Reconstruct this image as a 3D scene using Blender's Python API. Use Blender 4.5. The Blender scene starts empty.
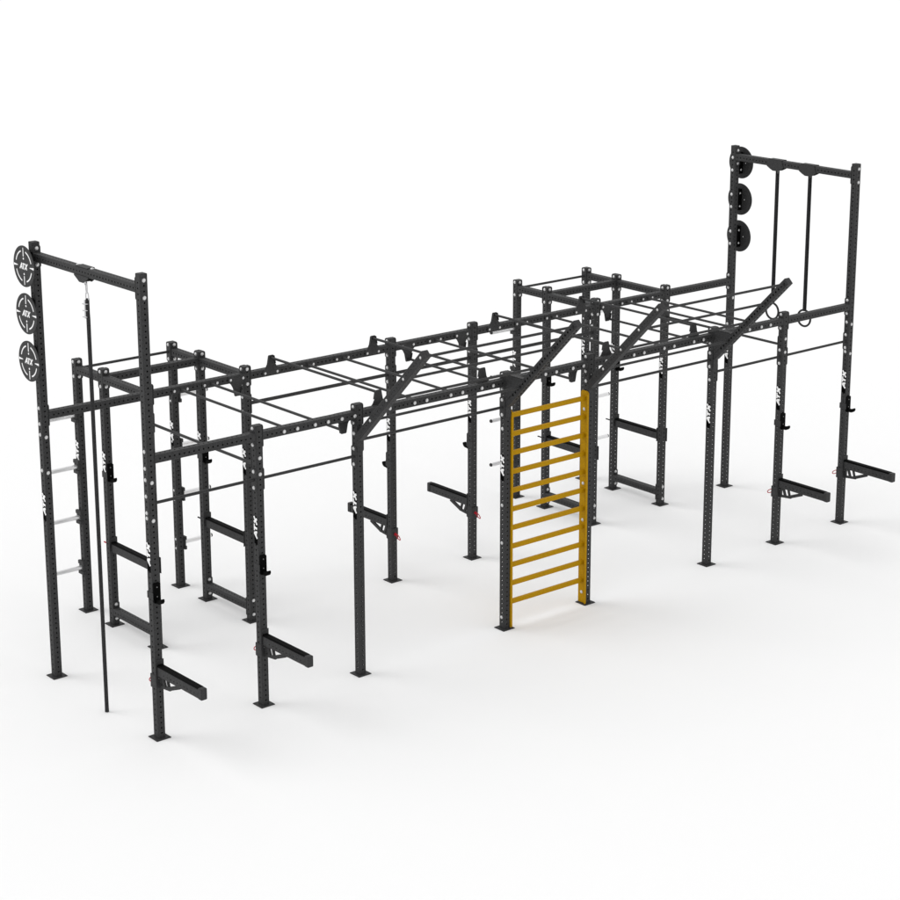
import bpy, math
from mathutils import Matrix, Vector
sc = bpy.context.scene
col = sc.collection
T = 0.078            # tube section
h = T / 2
PITCH = 0.0508       # hole pitch
PL = 0.007           # flange plate thickness
A_, B_ = 1.1523, 1.8779
X = [0.0]
for g in (A_, A_, B_, A_, B_, A_, A_):
    X.append(X[-1] + g)
Y = {'F': 0.0, 'B': 1.8754, 'C': 2.7122, 'D': 3.2482}
H, HT = 2.75, 4.322
ZB = 2.650           # main beam axis height

# ---------------------------------------------------------------- materials
def mat(name, base, rough=0.5, metal=0.0, bump=0.0, bscale=900.0, mottle=0.0, spec=0.5, vary=0.0):
    m = bpy.data.materials.new(name); m.use_nodes = True
    nt = m.node_tree; b = nt.nodes['Principled BSDF']
    b.inputs['Base Color'].default_value = (*base, 1)
    b.inputs['Roughness'].default_value = rough
    b.inputs['Metallic'].default_value = metal
    b.inputs['Specular IOR Level'].default_value = spec
    tc = nt.nodes.new('ShaderNodeTexCoord')
    if mottle:
        n = nt.nodes.new('ShaderNodeTexNoise'); n.inputs['Scale'].default_value = 85; n.inputs['Detail'].default_value = 5
        nt.links.new(tc.outputs['Object'], n.inputs['Vector'])
        mx = nt.nodes.new('ShaderNodeMix'); mx.data_type = 'RGBA'
        mx.inputs[6].default_value = (*[c * (1 - mottle) for c in base], 1)
        mx.inputs[7].default_value = (*[min(1, c * (1 + mottle)) for c in base], 1)
        cr = nt.nodes.new('ShaderNodeMapRange'); cr.inputs[1].default_value = 0.35; cr.inputs[2].default_value = 0.65
        nt.links.new(n.outputs['Fac'], cr.inputs[0]); nt.links.new(cr.outputs[0], mx.inputs[0])
        nt.links.new(mx.outputs[2], b.inputs['Base Color'])
    if bump:
        n2 = nt.nodes.new('ShaderNodeTexNoise'); n2.inputs['Scale'].default_value = bscale; n2.inputs['Detail'].default_value = 3
        nt.links.new(tc.outputs['Object'], n2.inputs['Vector'])
        bp = nt.nodes.new('ShaderNodeBump'); bp.inputs['Strength'].default_value = bump; bp.inputs['Distance'].default_value = 0.001
        nt.links.new(n2.outputs['Fac'], bp.inputs['Height']); nt.links.new(bp.outputs['Normal'], b.inputs['Normal'])
    return m

M_PAINT = mat('charcoal_powder_coat', (0.0255, 0.0255, 0.0261), 0.6, 0, 0.7, 700, 0.38, 0.3)
M_BLACK = mat('black_plastic', (0.0012, 0.0012, 0.0012), 0.6, 0, 0.2, 500, 0, 0.04)
M_BOLT = mat('zinc_plated_steel', (0.62, 0.62, 0.62), 0.38, 0.75, 0.1, 300)
M_PEG = mat('chromed_sleeve', (0.80, 0.80, 0.805), 0.3, 0.7, 0.05, 200)
M_YEL = mat('mustard_powder_coat', (0.41, 0.222, 0.0015), 0.6, 0, 0.5, 900, 0.12, 0.08)
M_WHITE = mat('white_print', (0.88, 0.88, 0.88), 0.6, 0, 0.05, 500)
M_STICK = mat('black_sticker', (0.001, 0.001, 0.001), 0.7, 0, 0.05, 500, 0, 0.02)
M_RED = mat('red_plastic', (0.42, 0.006, 0.02), 0.4, 0, 0.1, 400)
M_ROPE = mat('dark_rope_fibre', (0.03, 0.03, 0.031), 0.9, 0, 0.0, 300, 0.3, 0.2)
M_WEB = mat('black_webbing', (0.014, 0.014, 0.015), 0.8, 0, 0.5, 700, 0.3, 0.2)
M_STEEL = mat('bright_steel', (0.55, 0.55, 0.56), 0.3, 0.9, 0.1, 300)

# rope: twisted strands through a wave bump
nt = M_ROPE.node_tree; b = nt.nodes['Principled BSDF']
tc = nt.nodes.new('ShaderNodeTexCoord'); mp = nt.nodes.new('ShaderNodeMapping'); mp.inputs['Rotation'].default_value = (0, 0.9, 0)
wv = nt.nodes.new('ShaderNodeTexWave'); wv.inputs['Scale'].default_value = 22
bp = nt.nodes.new('ShaderNodeBump'); bp.inputs['Strength'].default_value = 0.7; bp.inputs['Distance'].default_value = 0.004
nt.links.new(tc.outputs['Object'], mp.inputs['Vector']); nt.links.new(mp.outputs[0], wv.inputs['Vector'])
nt.links.new(wv.outputs['Fac'], bp.inputs['Height']); nt.links.new(bp.outputs[0], b.inputs['Normal'])

# ---------------------------------------------------------------- mesh builder
class MB:
    def __init__(s): s.v = []; s.f = []; s.m = []; s.sm = []
    def add(s, vs, fs, mi=0, smooth=False, M=None):
        o = len(s.v)
        s.v += [tuple(M @ Vector(p)) if M else tuple(p) for p in vs]
        for f in fs:
            s.f.append(tuple(i + o for i in f)); s.m.append(mi); s.sm.append(smooth)
    def box(s, x0, x1, y0, y1, z0, z1, mi=0, M=None, c=0.0):
        if c <= 0:
            vs = [(x, y, z) for x in (x0, x1) for y in (y0, y1) for z in (z0, z1)]
            s.add(vs, [(0, 1, 3, 2), (4, 6, 7, 5), (0, 4, 5, 1), (2, 3, 7, 6), (0, 2, 6, 4), (1, 5, 7, 3)], mi, False, M)
            return
        xs, ys, zs = (x0, x1), (y0, y1), (z0, z1)          # chamfered box: 24 vertices
        vs = []; idx = {}
        for i in (0, 1):
            for j in (0, 1):
                for k in (0, 1):
                    P = (xs[i], ys[j], zs[k]); d = ((1, -1)[i] * c, (1, -1)[j] * c, (1, -1)[k] * c)
                    for a in range(3):
                        q = [P[n] + (0 if n == a else d[n]) for n in range(3)]
                        idx[(i, j, k, a)] = len(vs); vs.append(q)
        F = []
        for a in range(3):
            o1, o2 = [n for n in range(3) if n != a]
            for sd in (0, 1):
                q = []
                for (u, w) in ((0, 0), (1, 0), (1, 1), (0, 1)):
                    t = [0, 0, 0]; t[a] = sd; t[o1] = u; t[o2] = w
                    q.append(idx[(*t, a)])
                F.append(tuple(q))
            for u in (0, 1):                                # edge strips along axis a
                for w in (0, 1):
                    t0 = [0, 0, 0]; t0[o1] = u; t0[o2] = w; t1 = list(t0); t1[a] = 1
                    F.append((idx[(*t0, o1)], idx[(*t0, o2)], idx[(*t1, o2)], idx[(*t1, o1)]))
        for i in (0, 1):
            for j in (0, 1):
                for k in (0, 1):
                    F.append(tuple(idx[(i, j, k, a)] for a in range(3)))
        s.add(vs, F, mi, False, M)
    def cyl(s, r, z0, z1, n=12, mi=0, M=None, r2=None, caps=True, smooth=True):
        r2 = r if r2 is None else r2
        vs = [(r * math.cos(2 * math.pi * i / n), r * math.sin(2 * math.pi * i / n), z0) for i in range(n)]
        vs += [(r2 * math.cos(2 * math.pi * i / n), r2 * math.sin(2 * math.pi * i / n), z1) for i in range(n)]
        s.add(vs, [(i, (i + 1) % n, n + (i + 1) % n, n + i) for i in range(n)], mi, smooth, M)
        if caps:
            s.add(vs[:n], [tuple(reversed(range(n)))], mi, False, M)
            s.add(vs[n:], [tuple(range(n))], mi, False, M)
    def prism(s, pts, a0, a1, mi=0, M=None):
        """polygon pts in (u,v) extruded along w; result in (u,v,w)"""
        n = len(pts)
        vs = [(u, v, a0) for u, v in pts] + [(u, v, a1) for u, v in pts]
        s.add(vs, [tuple(reversed(range(n))), tuple(range(n, 2 * n))] + [(i, (i + 1) % n, n + (i + 1) % n, n + i) for i in range(n)], mi, False, M)
    def tube(s, pts, r, n=8, mi=0, closed=False, caps=True):
        P = [Vector(p) for p in pts]; N = len(P); rings = []
        up = None
        for i in range(N):
            if closed: t = P[(i + 1) % N] - P[i - 1]
            else: t = P[min(i + 1, N - 1)] - P[max(i - 1, 0)]
            t.normalize()
            if up is None:
                up = Vector((0, 0, 1)) if abs(t.z) < 0.9 else Vector((1, 0, 0))
            a = t.cross(up).normalized(); up = a.cross(t).normalized()
            rr = r[i] if isinstance(r, (list, tuple)) else r
            rings.append([P[i] + a * (rr * math.cos(2 * math.pi * k / n)) + up * (rr * math.sin(2 * math.pi * k / n)) for k in range(n)])
        vs = [p for R in rings for p in R]; F = []
        for i in range(N if closed else N - 1):
            j = (i + 1) % N
            for k in range(n):
                F.append((i * n + k, i * n + (k + 1) % n, j * n + (k + 1) % n, j * n + k))
        s.add(vs, F, mi, True)
        if caps and not closed:
            s.add(rings[0], [tuple(reversed(range(n)))], mi); s.add(rings[-1], [tuple(range(n))], mi)
    def mesh(s, name, mats):
        me = bpy.data.meshes.new(name)
        me.from_pydata(s.v, [], s.f)
        for m in (mats if isinstance(mats, (list, tuple)) else [mats]): me.materials.append(m)
        me.polygons.foreach_set('material_index', s.m)
        me.polygons.foreach_set('use_smooth', s.sm)
        me.update()
        return me

WM = {}   # world matrices of what has been linked
def link(name, me, M=None, parent=None):
    o = bpy.data.objects.new(name, me); col.objects.link(o)
    M = M or Matrix.Identity(4)
    if parent:
        o.parent = parent; o.matrix_local = WM[parent].inverted() @ M
    else:
        o.matrix_world = M
    WM[o] = M
    return o
def thing(name, label, cat, loc, group=None):
    o = link(name, None, Matrix.Translation(loc)); o.empty_display_size = 0.1
    o['label'] = label; o['category'] = cat
    if group: o['group'] = group
    return o
def TR(x, y, z): return Matrix.Translation((x, y, z))
def frame(o, zdir, xdir=None):
    """matrix whose local z runs along zdir"""
    z = Vector(zdir).normalized()
    x = Vector(xdir) if xdir else (Vector((0, 0, 1)) if abs(z.z) < 0.9 else Vector((1, 0, 0)))
    y = z.cross(x).normalized(); x = y.cross(z)
    M = Matrix.Identity(4)
    for i in range(3): M[i][0], M[i][1], M[i][2] = x[i], y[i], z[i]
    return TR(*o) @ M

# ---------------------------------------------------------------- perforated square tube (real through holes)
CACHE = {}
def perf_mesh(L, start, capped=True, n=8, r=0.0088):
    key = (round(L, 4), round(start, 4), capped, r)
    if key in CACHE: return CACHE[key]
    b = MB(); c = 0.005; w = h - c; hp = PITCH / 2; D = 0.0035
    start0 = start
    out = [(w, 0), (w, hp), (0, hp), (-w, hp), (-w, 0), (-w, -hp), (0, -hp), (w, -hp)]
    hole = [(r * math.cos(math.pi / 4 * k), r * math.sin(math.pi / 4 * k)) for k in range(8)]
    for fc in range(4):
        R = Matrix.Rotation(math.pi / 2 * fc, 4, 'Z')
        start = start0 + (hp if fc in (0, 2) else 0)          # neighbouring faces are punched half a step apart
        nh = int((L - start - hp) / PITCH) + 1
        z0 = start - hp; z1 = start + (nh - 1) * PITCH + hp
        def P(u, z, d=0.0): return R @ Vector((h - d, u, z))
        vs = []; F = []
        for k in range(nh):
            zc = start + k * PITCH; o = len(vs)
            vs += [P(u, zc + v) for u, v in out] + [P(u, zc + v) for u, v in hole] + [P(u, zc + v, D) for u, v in hole]
            for i in range(8):
                j = (i + 1) % 8
                F += [(o + i, o + j, o + 8 + j, o + 8 + i), (o + 8 + i, o + 8 + j, o + 16 + j, o + 16 + i)]
        for (a, e) in ((0, z0), (z1, L)):
            if e - a > 1e-5:
                o = len(vs); vs += [P(-w, a), P(w, a), P(w, e), P(-w, e)]; F.append((o, o + 1, o + 2, o + 3))
        o = len(vs); vs += [P(w, 0), R @ Vector((w, h, 0)), R @ Vector((w, h, L)), P(w, L)]; F.append((o, o + 1, o + 2, o + 3))
        b.add(vs, F)
    if capped:
        oc = [(h, -w), (h, w), (w, h), (-w, h), (-h, w), (-h, -w), (-w, -h), (w, -h)]
        b.add([(x, y, 0.0) for x, y in oc], [tuple(reversed(range(8)))]); b.add([(x, y, L) for x, y in oc], [tuple(range(8))])
    CACHE[key] = b.mesh('perforated_tube', M_PAINT)
    return CACHE[key]

# shared small meshes
def bolt_mesh(r, t):
    b = MB(); b.cyl(r * 1.12, 0, 0.002, 14, r2=r * 1.12); b.cyl(r, 0.002, t * 0.6, 14, r2=r * 0.96, caps=False)
    b.cyl(r * 0.96, t * 0.6, t, 14, r2=r * 0.6)
    return b.mesh('bolt', M_BOLT)
BOLT = bolt_mesh(0.0165, 0.011); NUT = bolt_mesh(0.0125, 0.009)
b = MB(); b.cyl(0.0075, 0, 0.004, 10, r2=0.005); SCREW = b.mesh('screw', mat('dull_steel', (0.16, 0.16, 0.16), 0.5, 0.6))
def round_rect(w, hh, r, n=4):
    pts = []
    for cx, cy, a0 in ((w - r, hh - r, 0), (-w + r, hh - r, 90), (-w + r, -hh + r, 180), (w - r, -hh + r, 270)):
        for k in range(n + 1):
            a = math.radians(a0 + 90 * k / n); pts.append((cx + r * math.cos(a), cy + r * math.sin(a)))
    return pts
def plate_mesh(w, hh, t, r=0.018, m=None):
    b = MB(); b.prism(round_rect(w, hh, r), 0, t); return b.mesh('plate', m or M_PAINT)
FLANGE = plate_mesh(0.106, h + 0.0015, PL, 0.02)

# ---------------------------------------------------------------- the setting
b = MB()
S = 400
b.add([(-S, -S, 0), (S, -S, 0), (S, S, 0), (-S, S, 0)], [(0, 1, 2, 3)])
M_FLOOR = mat('white_studio_floor', (0.868, 0.868, 0.868), 0.9, 0, 0, 1, 0, 0.0)
floor = link('floor', b.mesh('floor', M_FLOOR)); floor['kind'] = 'structure'

# ---------------------------------------------------------------- the rig
rig = thing('training_rig', 'huge charcoal steel training rig with monkey bars and one yellow ladder on white floor', 'training rig', (X[3], 0, 0))

# lettering: bold slanted A T X drawn as strokes, u along the word, v across
def stroke(b, p, q, w, mi, d0, d1, M):
    p = Vector((*p, 0)); q = Vector((*q, 0)); t = (q - p).normalized(); n = Vector((-t.y, t.x, 0)) * w / 2
    pts = [(p - n)[:2], (q - n)[:2], (q + n)[:2], (p + n)[:2]]
    b.prism(pts, d0, d1, mi, M)
def letters(b, L, hh, mi, M, e=0.0009, base=0.0):
    """word of length L, height hh centred on origin in local u,v; w outwards"""
    sl = 0.22 * hh
    def S(u, v): return (u + sl * v / hh, v)
    a = hh / 2; w = L * 0.085
    lw = L * 0.36
    x0 = -L / 2
    stroke(b, S(x0, -a), S(x0 + lw * .55, a), w * 1.15, mi, base, base + e, M)
    stroke(b, S(x0 + lw * .52, a), S(x0 + lw * .88, -a), w * 1.2, mi, base, base + e * 1.15, M)
    stroke(b, S(x0 + lw * .25, -a * .38), S(x0 + lw * .8, -a * .38), w * .8, mi, base, base + e * 1.3, M)
    x1 = x0 + L * .33
    stroke(b, S(x1 - L * .02, a * .84), S(x1 + L * .30, a * .84), w * 0.9, mi, base, base + e, M)
    stroke(b, S(x1 + L * .14, a * .8), S(x1 + L * .14, -a), w * 1.3, mi, base, base + e * 1.15, M)
    x2 = x0 + L * .66
    stroke(b, S(x2, -a), S(x2 + L * .33, a), w * 1.1, mi, base, base + e, M)
    stroke(b, S(x2 + L * .04, a), S(x2 + L * .29, -a), w * 1.3, mi, base, base + e * 1.15, M)

def decal_mesh():
    b = MB()
    # local: u -> +z, v -> +y, outward w -> -x
    M = Matrix(((0, 0, -1, 0), (0, 1, 0, 0), (1, 0, 0, 0), (0, 0, 0, 1)))
    b.prism([(-0.158, -0.026), (0.118, -0.026), (0.128, 0.026), (-0.148, 0.026)], 0.0003, 0.0008, 0, M)
    M2 = M @ TR(0.012, 0, 0)
    letters(b, 0.202, 0.047, 1, M2, 0.0006, 0.0009)
    return b.mesh('logo_decal', [M_STICK, M_WHITE])
DECAL = decal_mesh()
def base_mesh():
    b = MB(); b.box(-0.077, 0.077, -0.077, 0.077, 0, 0.009, 0, None, 0.0025)
    for sx in (-1, 1):
        for sy in (-1, 1): b.cyl(0.0085, 0.009, 0.0125, 8, M=TR(sx * .06, sy * .06, 0))
    return b.mesh('base_plate', M_PAINT)
BASE = base_mesh()
def cap_mesh():
    b = MB(); w = h - 0.003
    b.box(-w, w, -w, w, 0, 0.006, 0, None, 0.002); return b.mesh('end_cap', M_BLACK if False else M_PAINT)
CAP = cap_mesh()

posts = {}
for row in 'FBCD':
    for i in range(8):
        if row in 'CD' and i not in (1, 2, 5, 6): continue
        tall = i in (0, 7) and row in 'FB'
        ht = HT if tall else H
        o = link('upright', perf_mesh(ht - 0.009, 0.055 - 0.009, False), TR(X[i], Y[row], 0.009), rig)
        posts[(row, i)] = o
        link('base_plate', BASE, TR(X[i], Y[row], 0), o)
        link('end_cap', CAP, TR(X[i], Y[row], ht - 0.002), o)
        link('logo_decal', DECAL, TR(X[i] - h, Y[row], 1.765), o)
        if tall:      # splice bolts of the extension
            for z in (2.467, 2.112): link('bolt', BOLT, frame((X[i] - h, Y[row], z), (-1, 0, 0)), o)
            for z in (2.442, 2.089): link('bolt', BOLT, frame((X[i], Y[row] - h, z), (0, -1, 0)), o)

def end_fix(parent, x, y, z, d, opp, bs=0.0775):
    skip = abs(x - X[4]) < .01 and abs(y) < .01 and z < 2.5
    """flange on the post face that looks along d, bolts above and below, and heads on the far side of the post"""
    d = Vector(d); c = Vector((x, y, z))
    p = c + d * h
    link('flange', FLANGE, frame(p, d), parent) if abs(d.z) < 0.5 else None
    for s in (1, -1):
        link('bolt', BOLT, frame(p + d * PL + Vector((0, 0, s * bs)), d), parent)
        if opp and not (skip and s < 0): link('bolt', BOLT, frame(c - d * h + Vector((0, 0, s * bs)), -d), parent)

def beam(p, q, oppA, oppB, name='crossbeam', pipe=0.0):
    """square beam (or round pull up bar) between two post axes"""
    p = Vector(p); q = Vector(q); d = (q - p).normalized(); a = p + d * (h + PL); L = (q - p).length - 2 * (h + PL)
    if pipe:
        b = MB(); b.cyl(pipe, 0, L, 14, caps=False); me = b.mesh('pull_up_bar', M_PAINT)
        o = link(name, me, frame(a, d), rig)
    else:
        n = int(L / PITCH); st = (L - (n - 1) * PITCH) / 2
        o = link(name, perf_mesh(L, st, False), frame(a, d), rig)
    end_fix(o, *p, d, oppA); end_fix(o, *q, -d, oppB)
    return o
for row in 'FB':
    for i in range(7):
        beam((X[i], Y[row], ZB), (X[i + 1], Y[row], ZB), i == 0, i == 6)
for i in (1, 5):
    beam((X[i], Y['C'], ZB), (X[i + 1], Y['C'], ZB), True, True)
    beam((X[i], Y['D'], ZB), (X[i + 1], Y['D'], ZB), True, True, 'pull_up_bar', 0.0145)
for i in (1, 2, 5, 6):
    beam((X[i], Y['B'], ZB), (X[i], Y['C'], ZB), True, False)
    beam((X[i], Y['C'], ZB), (X[i], Y['D'], ZB), False, True)
    beam((X[i], Y['B'], 0.155), (X[i], Y['C'], 0.155), True, True)
top = {}
for i in (0, 7):
    top[i] = beam((X[i], 0, 4.19), (X[i], Y['B'], 4.19), True, True)
for i, z, a, e in ((0, 2.24, True, False), (1, 2.24, False, True), (2, 2.39, True, True), (4, 2.39, True, True), (5, 2.24, True, False), (6, 2.24, False, True)):
    beam((X[i], 0, z - 0.002), (X[i + 1], 0, z - 0.002), a, e, 'pull_up_bar', 0.0145)
for i, a, e in ((2, True, False), (3, False, False), (4, False, True)):
    beam((X[i], Y['B'], 2.355), (X[i + 1], Y['B'], 2.355), a, e, 'pull_up_bar', 0.019)
for i in (1, 6):
    beam((X[i], 0, 2.368), (X[i], Y['B'], 2.368), True, True, 'pull_up_bar', 0.0145)

# monkey bars: straight, raised (+1) and hung below the beams (-1)
def bracket_mesh(s):
    b = MB()
    prof = [(-0.105, -0.036), (0.105, -0.036), (0.105, 0.02), (0.072, 0.050), (0.050, 0.090), (0.034, 0.172), (0.026, 0.180), (-0.026, 0.180), (-0.034, 0.172), (-0.050, 0.090), (-0.072, 0.050), (-0.105, 0.02)]
    if s < 0: prof = [(u, -v) for u, v in reversed(prof)]
    # local u=x, v=z, w=y
    M = Matrix(((1, 0, 0, 0), (0, 0, 1, 0), (0, 1, 0, 0), (0, 0, 0, 1)))
    b.prism(prof, 0, 0.007, 0, M)
    zt = s * 0.174
    for sx in (-1, 1):                               # folded edges
        pr = [(sx * 0.0495, s * 0.09), (sx * 0.0335, zt), (sx * 0.0275, zt), (sx * 0.0435, s * 0.09)]
        if s > 0: pr = pr if sx > 0 else pr[::-1]
        b.prism(pr, 0.007, 0.024, 0, M)
    return b.mesh('rung_bracket', M_PAINT)
BR = {1: bracket_mesh(1), -1: bracket_mesh(-1)}
RPL = plate_mesh(0.036, 0.105, 0.006, 0.012)
def rung_mesh(L):
    b = MB(); b.cyl(0.0135, 0, L, 12, caps=False); return b.mesh('monkey_bar', M_PAINT)
RUNG = rung_mesh(Y['B'] - 2 * (h + 0.006))
rungs = [(1.508, 0), (1.862, 0), (2.174, -1), (2.597, 1), (3.053, 0), (3.508, 0), (3.911, 1),
         (4.388, -1), (4.765, 0), (5.148, -1), (5.622, 1), (6.030, 0), (6.485, 0), (6.942, 1), (7.368, -1), (7.680, 0), (8.027, 0)]
for x, s in rungs:
    z = ZB + (0.152 if s > 0 else (-0.150 if s < 0 else 0.0))
    o = link('monkey_bar', RUNG, frame((x, h + 0.006, z), (0, 1, 0)), rig)
    for yy, sg in ((h, 1), (Y['B'] - h, -1)):
        if s:
            M = TR(x, yy, ZB)
            if sg < 0: M = M @ Matrix.Rotation(math.pi, 4, 'Z')
            link('bracket', BR[s], M, o)
        else:
            link('flange', RPL, frame((x, yy, ZB), (0, sg, 0)), o)
        for e in (-1, 1):
            link('bolt', NUT if sg < 0 else BOLT, frame((x + e * 0.0755, yy + sg * 0.007, ZB - 0.003), (0, sg, 0)), o)
            link('bolt', BOLT, frame((x + e * 0.0755, yy - sg * T, ZB - 0.003), (0, -sg, 0)), o)

# outrigger arms rising towards the front, with four bars between each pair
yz = [(-0.255, 2.645), (-0.508, 2.897), (-0.762, 3.150), (-1.015, 3.402)]
dd = Vector((0, -1, 1)).normalized()
arms = {}
for i in (2, 3, 4, 5):
    s0 = Vector((X[i], -0.035, 2.425)); Ld = 1.432
    n = int((Ld - 0.16) / PITCH)
    o = link('outrigger_arm', perf_mesh(Ld, 0.055 + 0.09, True, 8, 0.0125 if i in (3, 5) else 0.0055), frame(s0, dd, (1, 0, 0)), rig)
    arms[i] = o
    pm = plate_mesh(0.115, h - 0.002, PL, 0.012)
    link('flange', pm, frame((X[i], -h, 2.40), (0, -1, 0)), o)
    for y, z in yz:
        link('bolt', NUT, frame((X[i] - h, y, z), (-1, 0, 0)), o) if i in (2, 4) else None
        link('bolt', NUT, frame((X[i] + h, y, z), (1, 0, 0)), o) if i in (3, 5) else None
GM = Matrix(((0, 0, 1, 0), (1, 0, 0, 0), (0, 1, 0, 0), (0, 0, 0, 1)))
for i, o in arms.items():
    if i in (3, 5):
        b = MB(); b.prism([(-h - PL, 2.46), (-0.335, 2.735), (-h - PL, 2.735)], -h - 0.004, -h + 0.003, 0, GM)
        b.prism([(-h - PL, 2.738), (-0.335, 2.738), (-0.335, 2.744), (-h - PL, 2.744)], -h - 0.004, -h + 0.05, 0, GM)
        link('gusset', b.mesh('gusset', M_PAINT), TR(X[i], 0, 0), o)
for i in (2, 4):
    L = X[i + 1] - X[i] - T
    b = MB(); b.cyl(0.0135, 0, L, 12, caps=False); me = b.mesh('outrigger_bar', M_PAINT)
    for y, z in yz: link('outrigger_bar', me, frame((X[i] + h, y, z), (1, 0, 0)), rig)

# weight storage pegs on the rearmost uprights
def peg_mesh():
    b = MB(); b.cyl(0.0235, 0, 0.345, 18, caps=False); b.cyl(0.0235, 0.345, 0.348, 18, r2=0.020); return b.mesh('storage_peg', M_PEG)
PEG = peg_mesh()
b = MB(); b.cyl(0.0232, 0, 0.014, 18, r2=0.0195); PCAP = b.mesh('peg_cap', M_PAINT)
def pegbr():
    b = MB()
    b.box(-0.052, 0.052, -0.075, -0.035, 0, 0.030, c=0.003)
    b.box(-0.052, 0.052, 0.035, 0.075, 0, 0.030, c=0.003)
    b.box(-0.046, 0.046, -0.0349, 0.0349, 0, 0.022, c=0.003)
    return b.mesh('bracket', M_PAINT)
PBR = pegbr()
for i, s in ((1, -1), (2, 1), (5, -1), (6, 1)):
    for z in (0.492, 1.050, 1.602, 2.158):
        o = link('storage_peg', PEG, frame((X[i] + s * (h + 0.022), Y['D'], z), (s, 0, 0)), rig)
        link('bracket', PBR, frame((X[i] + s * h, Y['D'], z), (s, 0, 0), (0, 1, 0)) , o)
        link('peg_cap', PCAP, frame((X[i] + s * (h + 0.37), Y['D'], z), (s, 0, 0)), o)
        for e in (-1, 1): link('bolt', NUT, frame((X[i] - s * h, Y['D'], z + e * 0.052), (-s, 0, 0)), o)

# round wall ball targets on the tall rear uprights
def disc_mesh():
    b = MB(); R = 0.195; t = 0.006; n = 56
    b.cyl(R, 0, t, n, 0, smooth=False)
    # front marks (local z outwards, local x up, y sideways)
    def sect(r0, r1, a0, a1, e):
        k = max(2, int((a1 - a0) / 6)); pts = []
        for j in range(k + 1):
            a = math.radians(a0 + (a1 - a0) * j / k); pts.append((r1 * math.cos(a), r1 * math.sin(a)))
        for j in range(k, -1, -1):
            a = math.radians(a0 + (a1 - a0) * j / k); pts.append((r0 * math.cos(a), r0 * math.sin(a)))
        m = len(pts) // 2
        for j in range(m - 1):                              # quads
            b.prism([pts[j], pts[j + 1], pts[-2 - j], pts[-1 - j]], t + .0002, t + e, 1)
    for q in range(4): sect(0.139, 0.152, 90 * q + 17, 90 * q + 73, 0.001)
    for a in (0, 180):
        c_, s_ = math.cos(math.radians(a)), math.sin(math.radians(a))
        b.prism([(c_ * r - s_ * w, s_ * r + c_ * w) for r, w in ((0.093, -0.007), (0.176, -0.005), (0.176, 0.005), (0.093, 0.007))], t + .0002, t + .001, 1)
        b.cyl(0.010, t + .0002, t + .001, 12, 1, TR(c_ * 0.073, s_ * 0.073, 0))
    for a in (90, 270):
        c_, s_ = math.cos(math.radians(a)), math.sin(math.radians(a))
        b.prism([(c_ * r - s_ * w, s_ * r + c_ * w) for r, w in ((0.112, -0.003), (0.186, -0.011), (0.186, 0.011), (0.112, 0.003))], t + .0002, t + .001, 1)
    b.cyl(0.006, -0.001, -0.0002, 10, 1, TR(0, 0.075, 0))
    return b
def disc_with_letters():
    b = disc_mesh()
    # u to the reader's right, v up (= local x); seen from +local z, right is -local y
    M = Matrix(((0, 1, 0, 0), (-1, 0, 0, 0), (0, 0, 1, 0), (0, 0, 0, 1)))
    letters(b, 0.135, 0.058, 1, M, 0.0008, 0.0062)
    return b.mesh('target_disc', [M_PAINT, M_WHITE])
DISC = disc_with_letters()
b = MB(); b.box(-0.13, 0.13, -0.034, 0.034, 0, 0.071, c=0.003); STAND = b.mesh('standoff', M_BLACK)
for i, s in ((0, -1), (7, 1)):
    for z in (4.105, 3.655, 3.198):
        # local x = up
        o = link('target_disc', DISC, frame((X[i] + s * 0.110, Y['B'], z), (s, 0, 0)), rig)
        link('standoff', STAND, frame((X[i] + s * (h + 0.0005), Y['B'], z), (s, 0, 0)), o)
        for e in (-1, 1): link('bolt', BOLT, frame((X[i] - s * h, Y['B'], z + e * 0.077), (-s, 0, 0)), o)
        for e in (-1, 1): link('bolt', NUT, frame((X[i] + s * 0.075, Y['B'] - 0.034, z + e * 0.08), (0, -1, 0)), o)

# hanging mounts under the two top beams
def mount_mesh(low):
    b = MB(); M = Matrix(((0, 0, 1, 0), (1, 0, 0, 0), (0, 1, 0, 0), (0, 0, 0, 1)))   # u=y v=z w=x
    g = h + 0.0015
    prof = [(-0.035, -0.090), (0.035, -0.090), (0.08, -0.070), (0.130, -0.0415), (0.115, 0.0), (0.10, 0.0405), (-0.10, 0.0405), (-0.115, 0.0), (-0.130, -0.0415), (-0.08, -0.070)]
    if low: prof = [(-0.035, -0.096), (0.035, -0.096), (0.125, -0.044), (0.12, -0.034), (-0.12, -0.034), (-0.125, -0.044)]
    b.prism(prof, -g - 0.006, -g, 0, M); b.prism(prof, g, g + 0.006, 0, M)
    b.box(-g + .0005, g - .0005, -0.105, 0.105, h + 0.001, h + 0.008)
    b.box(-g + .0005, g - .0005, -0.034, 0.034, -0.0885, -0.083)
    return b.mesh('hanging_mount', M_PAINT)
MOUNT = {0: mount_mesh(True), 7: mount_mesh(False)}
for i, y in ((0, 0.955), (7, 1.192), (7, 0.690)):
    o = link('hanging_mount', MOUNT[i], TR(X[i], y, 4.19), rig)
    if i == 0:
        for e in (-1, 1): link('bolt', BOLT, TR(X[i], y + e * 0.125, 4.19 + h), o)
    b = MB(); b.tube([(0.012 * math.cos(a) * 1.0, 0, -0.106 + 0.02 * math.sin(a)) for a in [2 * math.pi * k / 16 for k in range(16)]], 0.004, 6, closed=True)
    link('eyelet', b.mesh('eyelet', M_STEEL), TR(X[i], y, 4.19), o)

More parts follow.
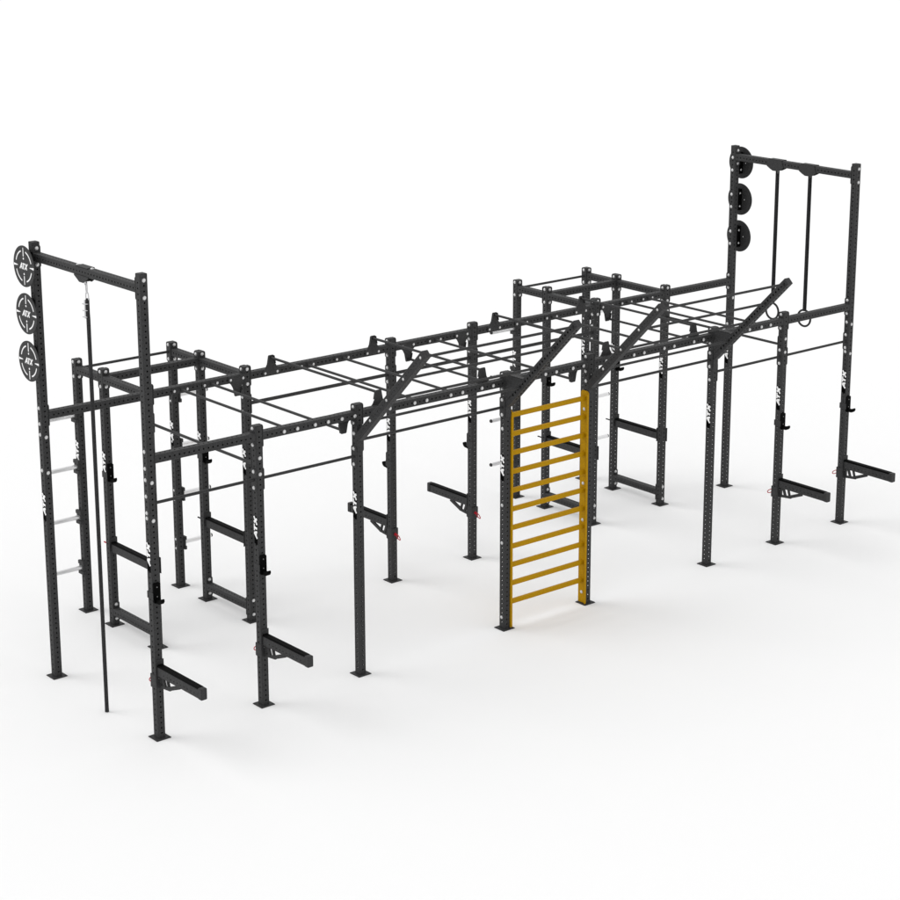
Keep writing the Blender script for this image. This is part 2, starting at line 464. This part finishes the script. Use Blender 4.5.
# yellow ladder between the two middle front uprights
lad = link('ladder', None, TR(X[3], 0, 0), rig); lad['label'] = 'mustard yellow ladder of eleven rungs between the two middle front uprights'
def rail_mesh(s):
    b = MB(); M = Matrix(((0, 0, 1, 0), (1, 0, 0, 0), (0, 1, 0, 0), (0, 0, 0, 1)))
    y0, y1, z0, z1, r = -0.052, 0.066, 0.012, 2.362, 0.03
    prof = [(y0, z0), (y1, z0)]
    for k in range(6):
        a = math.pi / 2 * k / 5; prof.append((y1 - r + r * math.cos(a), z1 - r + r * math.sin(a)))
    for k in range(6):
        a = math.pi / 2 + math.pi / 2 * k / 5; prof.append((y0 + r + r * math.cos(a), z1 - r + r * math.sin(a)))
    b.prism(prof, 0.0, 0.006 * s, 0, M)
    b.box(min(0.0065 * s, 0.024 * s), max(0.0065 * s, 0.024 * s), y0, y0 + 0.006, z0, z1 - 0.032)
    return b.mesh('side_rail', M_YEL)
for i, s in ((3, 1), (4, -1)):
    ra = link('side_rail', rail_mesh(s), TR(X[i] + s * (h + 0.001), 0, 0), lad)
    for z in (2.162, 1.348, 0.942, 0.130):
        link('bolt', BOLT, frame((X[i] + s * (h + 0.007), 0.012, z), (s, 0, 0)), lad)
        link('bolt', BOLT, frame((X[i] - s * h, 0.0, z), (-s, 0, 0)), lad)
L = X[4] - X[3] - T - 0.014
b = MB(); b.prism(round_rect(0.0225, 0.0225, 0.007, 3), 0, L); LR = b.mesh('rung', M_YEL)
for k in range(11):
    link('rung', LR, frame((X[3] + h + 0.007, 0.012, 0.268 + 0.2012 * k), (1, 0, 0)), lad)

# ---------------------------------------------------------------- J cups
def jcup(row, i, z, sd, label):
    """sd=-1: on the front (-y) face, +1: on the rear face"""
    R = Matrix.Identity(4) if sd < 0 else Matrix.Rotation(math.pi, 4, 'Z')
    t = thing('j_cup', label, 'bar hook', (X[i], Y[row] + sd * h, z - 0.19), 'black bar hooks on the uprights')
    M = TR(X[i], Y[row], z) @ R
    if 'jp' not in CACHE:
        b = MB(); b.prism(round_rect(0.095, 0.036, 0.016), -0.008, 0.008, 0, frame((0, -h - 0.0085, -0.095), (0, -1, 0)))
        CACHE['jp'] = b.mesh('back_plate', M_BLACK)
        b = MB()   # profile in (-y, z)
        Mx = Matrix(((0, 0, 1, 0), (-1, 0, 0, 0), (0, 1, 0, 0), (0, 0, 0, 1)))
        y0 = h + 0.0165
        prof = [(y0, -0.188), (y0 + 0.058, -0.186), (y0 + 0.080, -0.174), (y0 + 0.092, -0.154), (y0 + 0.092, -0.138), (y0 + 0.082, -0.132), (y0 + 0.066, -0.138), (y0 + 0.050, -0.150), (y0 + 0.02, -0.152), (y0, -0.145)]
        b.prism(prof, -0.018, 0.018, 0, Mx)
        CACHE['jh'] = b.mesh('hook', M_BLACK)
        b = MB(); b.box(-h - 0.004, -h - 0.001, -h - 0.014, h + 0.008, -0.155, -0.09, c=0.001)
        b.box(-h - 0.004, -h + 0.03, h + 0.001, h + 0.008, -0.155, -0.09, c=0.001)
        CACHE['js'] = b.mesh('side_plate', M_PAINT)
    link('back_plate', CACHE['jp'], M, t); link('hook', CACHE['jh'], M, t)
    ms = M if sd < 0 else M @ Matrix.Scale(-1, 4, (1, 0, 0))
    link('side_plate', CACHE['js'], ms, t)
    for zz in (-0.04, -0.13):
        link('bolt', SCREW, M @ frame((0, -h - 0.016, zz), (0, -1, 0)), t)
jcup('F', 0, 1.510, -1, 'lowest black bar hook, on the front of the nearest tall corner upright')
jcup('F', 1, 1.510, -1, 'black bar hook on the front of the second front upright from the left end')
jcup('F', 6, 1.575, -1, 'black bar hook on the front upright next to the far right tall upright')
jcup('F', 7, 1.575, -1, 'black bar hook on the tall upright at the far right end')
jcup('C', 1, 1.760, -1, 'black bar hook on the rear cage upright just right of the hanging rope')
jcup('C', 2, 1.735, -1, 'black bar hook in the left cage, half hidden just under the front crossbeam')
jcup('C', 5, 1.735, -1, 'black bar hook above the yellow ladder, on a right cage upright behind it')
jcup('C', 6, 1.735, -1, 'black bar hook mostly hidden where an outrigger arm crosses the right rear cage upright')
jcup('B', 3, 1.475, 1, 'black bar hook poking out backwards from the middle rear upright, left of the two')
jcup('B', 4, 1.475, 1, 'black bar hook poking out backwards from the rear upright left of the yellow ladder')

# ---------------------------------------------------------------- safety arms
def spotter(row, i, z, sd, label):
    """z = top of the arm"""
    t = thing('safety_arm', label, 'safety arm', (X[i], Y[row] + sd * h, z - 0.24), 'black topped safety arms on the uprights')
    R = Matrix.Identity(4) if sd < 0 else Matrix.Rotation(math.pi, 4, 'Z')
    M = TR(X[i], Y[row], z) @ R
    if 'sa' not in CACHE:
        Mx = Matrix(((0, 0, 1, 0), (-1, 0, 0, 0), (0, 1, 0, 0), (0, 0, 0, 1)))
        b = MB(); n = int(0.64 / PITCH)
        b.box(-0.029, 0.029, -0.725, -h - 0.0085, -0.103, -0.0165, c=0.004)
        for k in range(10):                                   # punched holes in the side
            for sx in (-1, 1): b.cyl(0.0055, 0, 0.0006, 8, 1, frame((sx * 0.029, -0.16 - k * 0.055, -0.066), (sx, 0, 0)))
        CACHE['sa'] = b.mesh('arm', [M_PAINT, M_BLACK])
        b = MB(); b.box(-0.029, 0.029, -0.725, -h - 0.0085, -0.016, 0.004, c=0.003); CACHE['sp'] = b.mesh('top_pad', M_BLACK)
        b = MB(); b.prism(round_rect(0.033, 0.054, 0.01), 0, 0.042, 0, frame((0, -0.7255, -0.052), (0, -1, 0), (1, 0, 0)) @ Matrix.Rotation(math.pi / 2, 4, 'Z') @ Matrix.Rotation(math.pi / 2, 4, 'Z'))
        CACHE['se'] = b.mesh('end_stop', M_PAINT)
        b = MB()
        g0 = h + 0.009                                        # openwork gusset under the arm
        for sx in (-0.009,):
            def bar(p, q, w, dz):
                p = Vector(p); q = Vector(q); tt = (q - p).normalized(); nn = Vector((-tt.y, tt.x)) * w / 2
                b.prism([tuple(p - nn), tuple(q - nn), tuple(q + nn), tuple(p + nn)], sx - dz, sx + 0.018 + dz, 0, Mx)
            bar((g0, -0.206), (g0 + 0.17, -0.188), 0.028, 0); bar((g0 + 0.15, -0.186), (0.38, -0.112), 0.036, 0.001)
            bar((g0 + 0.085, -0.195), (g0 + 0.050, -0.10), 0.026, 0.002); bar((g0 + 0.150, -0.185), (g0 + 0.125, -0.10), 0.020, 0.002)
            bar((g0 + 0.010, -0.222), (g0 + 0.010, -0.116), 0.020, 0.003)
        CACHE['sg'] = b.mesh('gusset', M_PAINT)
        b = MB()
        b.box(-h - 0.004, h + 0.007, -h - 0.008, -h - 0.001, -0.225, 0.05, c=0.002)
        for sx in (-1, 1):
            b.box(min(sx * (h + 0.001), sx * (h + 0.0045)), max(sx * (h + 0.001), sx * (h + 0.0045)), -h - 0.0005, h + 0.001, -0.23, -0.10, c=0.001)
        b.box(-h - 0.0045, h + 0.0045, h + 0.0015, h + 0.012, -0.23, -0.10, c=0.002)
        CACHE['ss'] = b.mesh('saddle', M_PAINT)
        b = MB()
        b.cyl(0.016, 0, 0.006, 12, 0, frame((0, h + 0.0125, -0.165), (0, 1, 0)))
        b.cyl(0.009, 0, 0.03, 10, 0, frame((0, h + 0.012, -0.165), (0, 1, 0)))
        b.tube([(0.0, h + 0.062 + 0.85 * 0.046 * math.cos(a) + 0.52 * 0.017 * math.sin(a), -0.185 - 0.52 * 0.046 * math.cos(a) + 0.85 * 0.017 * math.sin(a)) for a in [2 * math.pi * k / 20 for k in range(20)]], 0.0052, 6, 0, True)
        CACHE['sr'] = b.mesh('locking_pin', M_RED)
    for nm, k in (('arm', 'sa'), ('top_pad', 'sp'), ('end_stop', 'se'), ('gusset', 'sg'), ('saddle', 'ss'), ('locking_pin', 'sr')):
        link(nm, CACHE[k], M, t)
    link('bolt', SCREW, M @ frame((-0.010, -h - 0.008, -0.13), (0, -1, 0)), t)
spotter('F', 0, 0.725, -1, 'safety arm reaching forward from the nearest tall corner upright, lowest in the photo')
spotter('F', 1, 0.725, -1, 'safety arm reaching forward from the second front upright from the left end')
spotter('F', 6, 0.790, -1, 'safety arm reaching forward from the front upright beside the far right tall one')
spotter('F', 7, 0.790, -1, 'safety arm reaching forward from the tall upright at the far right end')
spotter('B', 3, 0.715, 1, 'safety arm pointing backward from the rear upright, its end hidden by a front upright')
spotter('B', 4, 0.715, 1, 'safety arm pointing backward, fully in view left of the yellow ladder')

# ---------------------------------------------------------------- safety beams inside the cages
def spotter_bar(i, z, label, pinmat):
    y0, y1 = Y['B'] + h, Y['C'] - h
    t = thing('spotter_bar', label, 'safety bar', (X[i], (y0 + y1) / 2, z - 0.1), 'black topped safety bars inside the two rear cages')
    b = MB(); b.box(-0.029, 0.029, y0 + 0.009, y1 - 0.009, -0.1, -0.0165, c=0.004)
    M = TR(X[i], 0, z)
    link('beam', b.mesh('beam', M_PAINT), M, t)
    b = MB(); b.box(-0.029, 0.029, y0 + 0.009, y1 - 0.009, -0.016, 0.004, c=0.003)
    link('top_pad', b.mesh('top_pad', M_BLACK), M, t)
    for yc, sg in ((Y['B'], 1), (Y['C'], -1)):
        b = MB(); f = yc + sg * h
        b.box(-h - 0.009, h + 0.009, min(f + sg * .001, f + sg * .0085), max(f + sg * .001, f + sg * .0085), -0.12, 0.05, c=0.002)
        b.box(h + 0.002, h + 0.009, min(f + sg * 0.0005, yc - sg * (h + 0.01)), max(f + sg * 0.0005, yc - sg * (h + 0.01)), -0.12, 0.05, c=0.002)
        link('saddle', b.mesh('saddle', M_PAINT), M, t)
    b = MB(); b.tube([(0, Y['C'] + h + 0.001, -0.045), (0, Y['C'] + h + 0.10, -0.045)], 0.008, 8)
    link('locking_pin', b.mesh('locking_pin', pinmat), M, t)
spotter_bar(1, 0.915, 'black topped safety bar behind the nearest tall upright, with a red pin', M_RED)
spotter_bar(2, 0.935, 'black topped safety bar in the left cage, behind the second front upright', M_BLACK)
spotter_bar(5, 0.915, 'black topped safety bar seen between the rungs of the yellow ladder', M_BLACK)
spotter_bar(6, 0.925, 'black topped safety bar in the right cage, in plain view right of the yellow ladder', M_BLACK)

# ---------------------------------------------------------------- climbing rope
t = thing('climbing_rope', 'long dark climbing rope hanging from the left top beam down to the floor', 'rope', (-0.076, 0.803, 0.0))
P0 = Vector((0, 0.937, 3.975)); P1 = Vector((-0.074, 0.806, 0.004))
b = MB(); N = 60
b.tube([P0.lerp(P1, 0.008 + k / N * 0.992) for k in range(N + 1)], [0.0185 if k > 2 else 0.0165 for k in range(N)] + [0.0195], 12)
link('rope', b.mesh('rope', M_ROPE), None, t)
b = MB()
for c, (ry, rz), rx in (((0, 0.945, 4.043), (0.012, 0.048), 0), ((0.0, 0.940, 3.962), (0.024, 0.040), 0)):
    b.tube([(c[0], c[1] + ry * math.cos(a), c[2] + rz * math.sin(a)) for a in [2 * math.pi * k / 22 for k in range(22)]], 0.0052, 8, 0, True)
link('shackle', b.mesh('shackle', M_STEEL), None, t)
b = MB()
b.tube([(-0.016, 0.955, 3.93), (-0.018, 0.952, 3.76)], 0.009, 8)
link('thimble_tail', b.mesh('thimble_tail', M_STEEL), None, t)
for z in (3.895, 3.835, 3.775):
    b = MB(); b.tube([(-0.006 + 0.021 * math.cos(a), 0.944 + 0.021 * math.sin(a), z) for a in [2 * math.pi * k / 14 for k in range(14)]], 0.005, 6, 0, True)
    b.tube([(-0.020, 0.955, z), (-0.028, 0.978, z)], 0.009, 6)
    link('rope_clamp', b.mesh('rope_clamp', M_STEEL), None, t)

# ---------------------------------------------------------------- gymnastic rings
for y, lab in ((1.188, 'dark gymnastic ring on the strap nearer the disc upright, seen above the crossbeam'), (0.683, 'dark gymnastic ring hanging partly behind the front crossbeam, right hand of the pair')):
    t = thing('gymnastic_ring', lab, 'gym ring', (X[7], y, 2.28), 'gymnastic rings hanging from the right top beam')
    b = MB(); b.tube([(0, 0.098 * math.cos(a), 2.388 + 0.098 * math.sin(a)) for a in [2 * math.pi * k / 40 for k in range(40)]], 0.0125, 10, 0, True)
    link('ring', b.mesh('ring', M_ROPE), TR(X[7], y, 0), t)
    b = MB()
    b.box(-0.005, -0.001, -0.014, 0.014, 2.475, 4.100)
    link('strap', b.mesh('strap', M_WEB), TR(X[7] - 0.012, y, 0), t)
    b = MB(); b.box(-0.005, -0.001, -0.014, 0.014, 2.475, 4.100)
    link('strap', b.mesh('strap', M_WEB), TR(X[7] + 0.022, y, 0), t)

# ---------------------------------------------------------------- camera (solved from the photograph)
q = (-9.22495407, -15.2717088, 8.00843099, 0.7051, 0.2583, 0.0011, 2.3192, 24.6214, -67.6499)
yaw, pit, roll = 0.70510, 0.25829, 0.0011
fw = Vector((0.62660547, 0.73629086, -0.25542388)); R_ = Vector((0.76174024, -0.64788162, 0.00110129)); U_ = Vector((0.16467357, 0.19525672, 0.96682854))
cd = bpy.data.cameras.new('camera'); cam = bpy.data.objects.new('camera', cd); col.objects.link(cam)
Mc = Matrix.Identity(4)
for i in range(3): Mc[i][0], Mc[i][1], Mc[i][2], Mc[i][3] = R_[i], U_[i], -fw[i], q[i]
cam.matrix_world = Mc
cd.sensor_width = 36; cd.lens = 36 * q[6]; cd.shift_x = -q[7] / 900; cd.shift_y = q[8] / 900
cd.clip_start = 0.1; cd.clip_end = 2000
sc.camera = cam

# ---------------------------------------------------------------- light: white studio surround and one broad soft key
w = bpy.data.worlds.new('World'); sc.world = w; w.use_nodes = True
w.node_tree.nodes['Background'].inputs['Color'].default_value = (1, 1, 1, 1)
w.node_tree.nodes['Background'].inputs['Strength'].default_value = 0.97
sd = bpy.data.lights.new('key_light', 'SUN'); sd.energy = 0.8; sd.angle = math.radians(34)
so = bpy.data.objects.new('key_light', sd); col.objects.link(so)
so.rotation_euler = Vector((0.55, -0.62, -0.95)).to_track_quat('-Z', 'Y').to_euler()
so.location = (-4, 6, 8)
sc.view_settings.view_transform = 'Standard'; sc.view_settings.look = 'None'
sc.view_settings.exposure = 0.0; sc.view_settings.gamma = 1.0
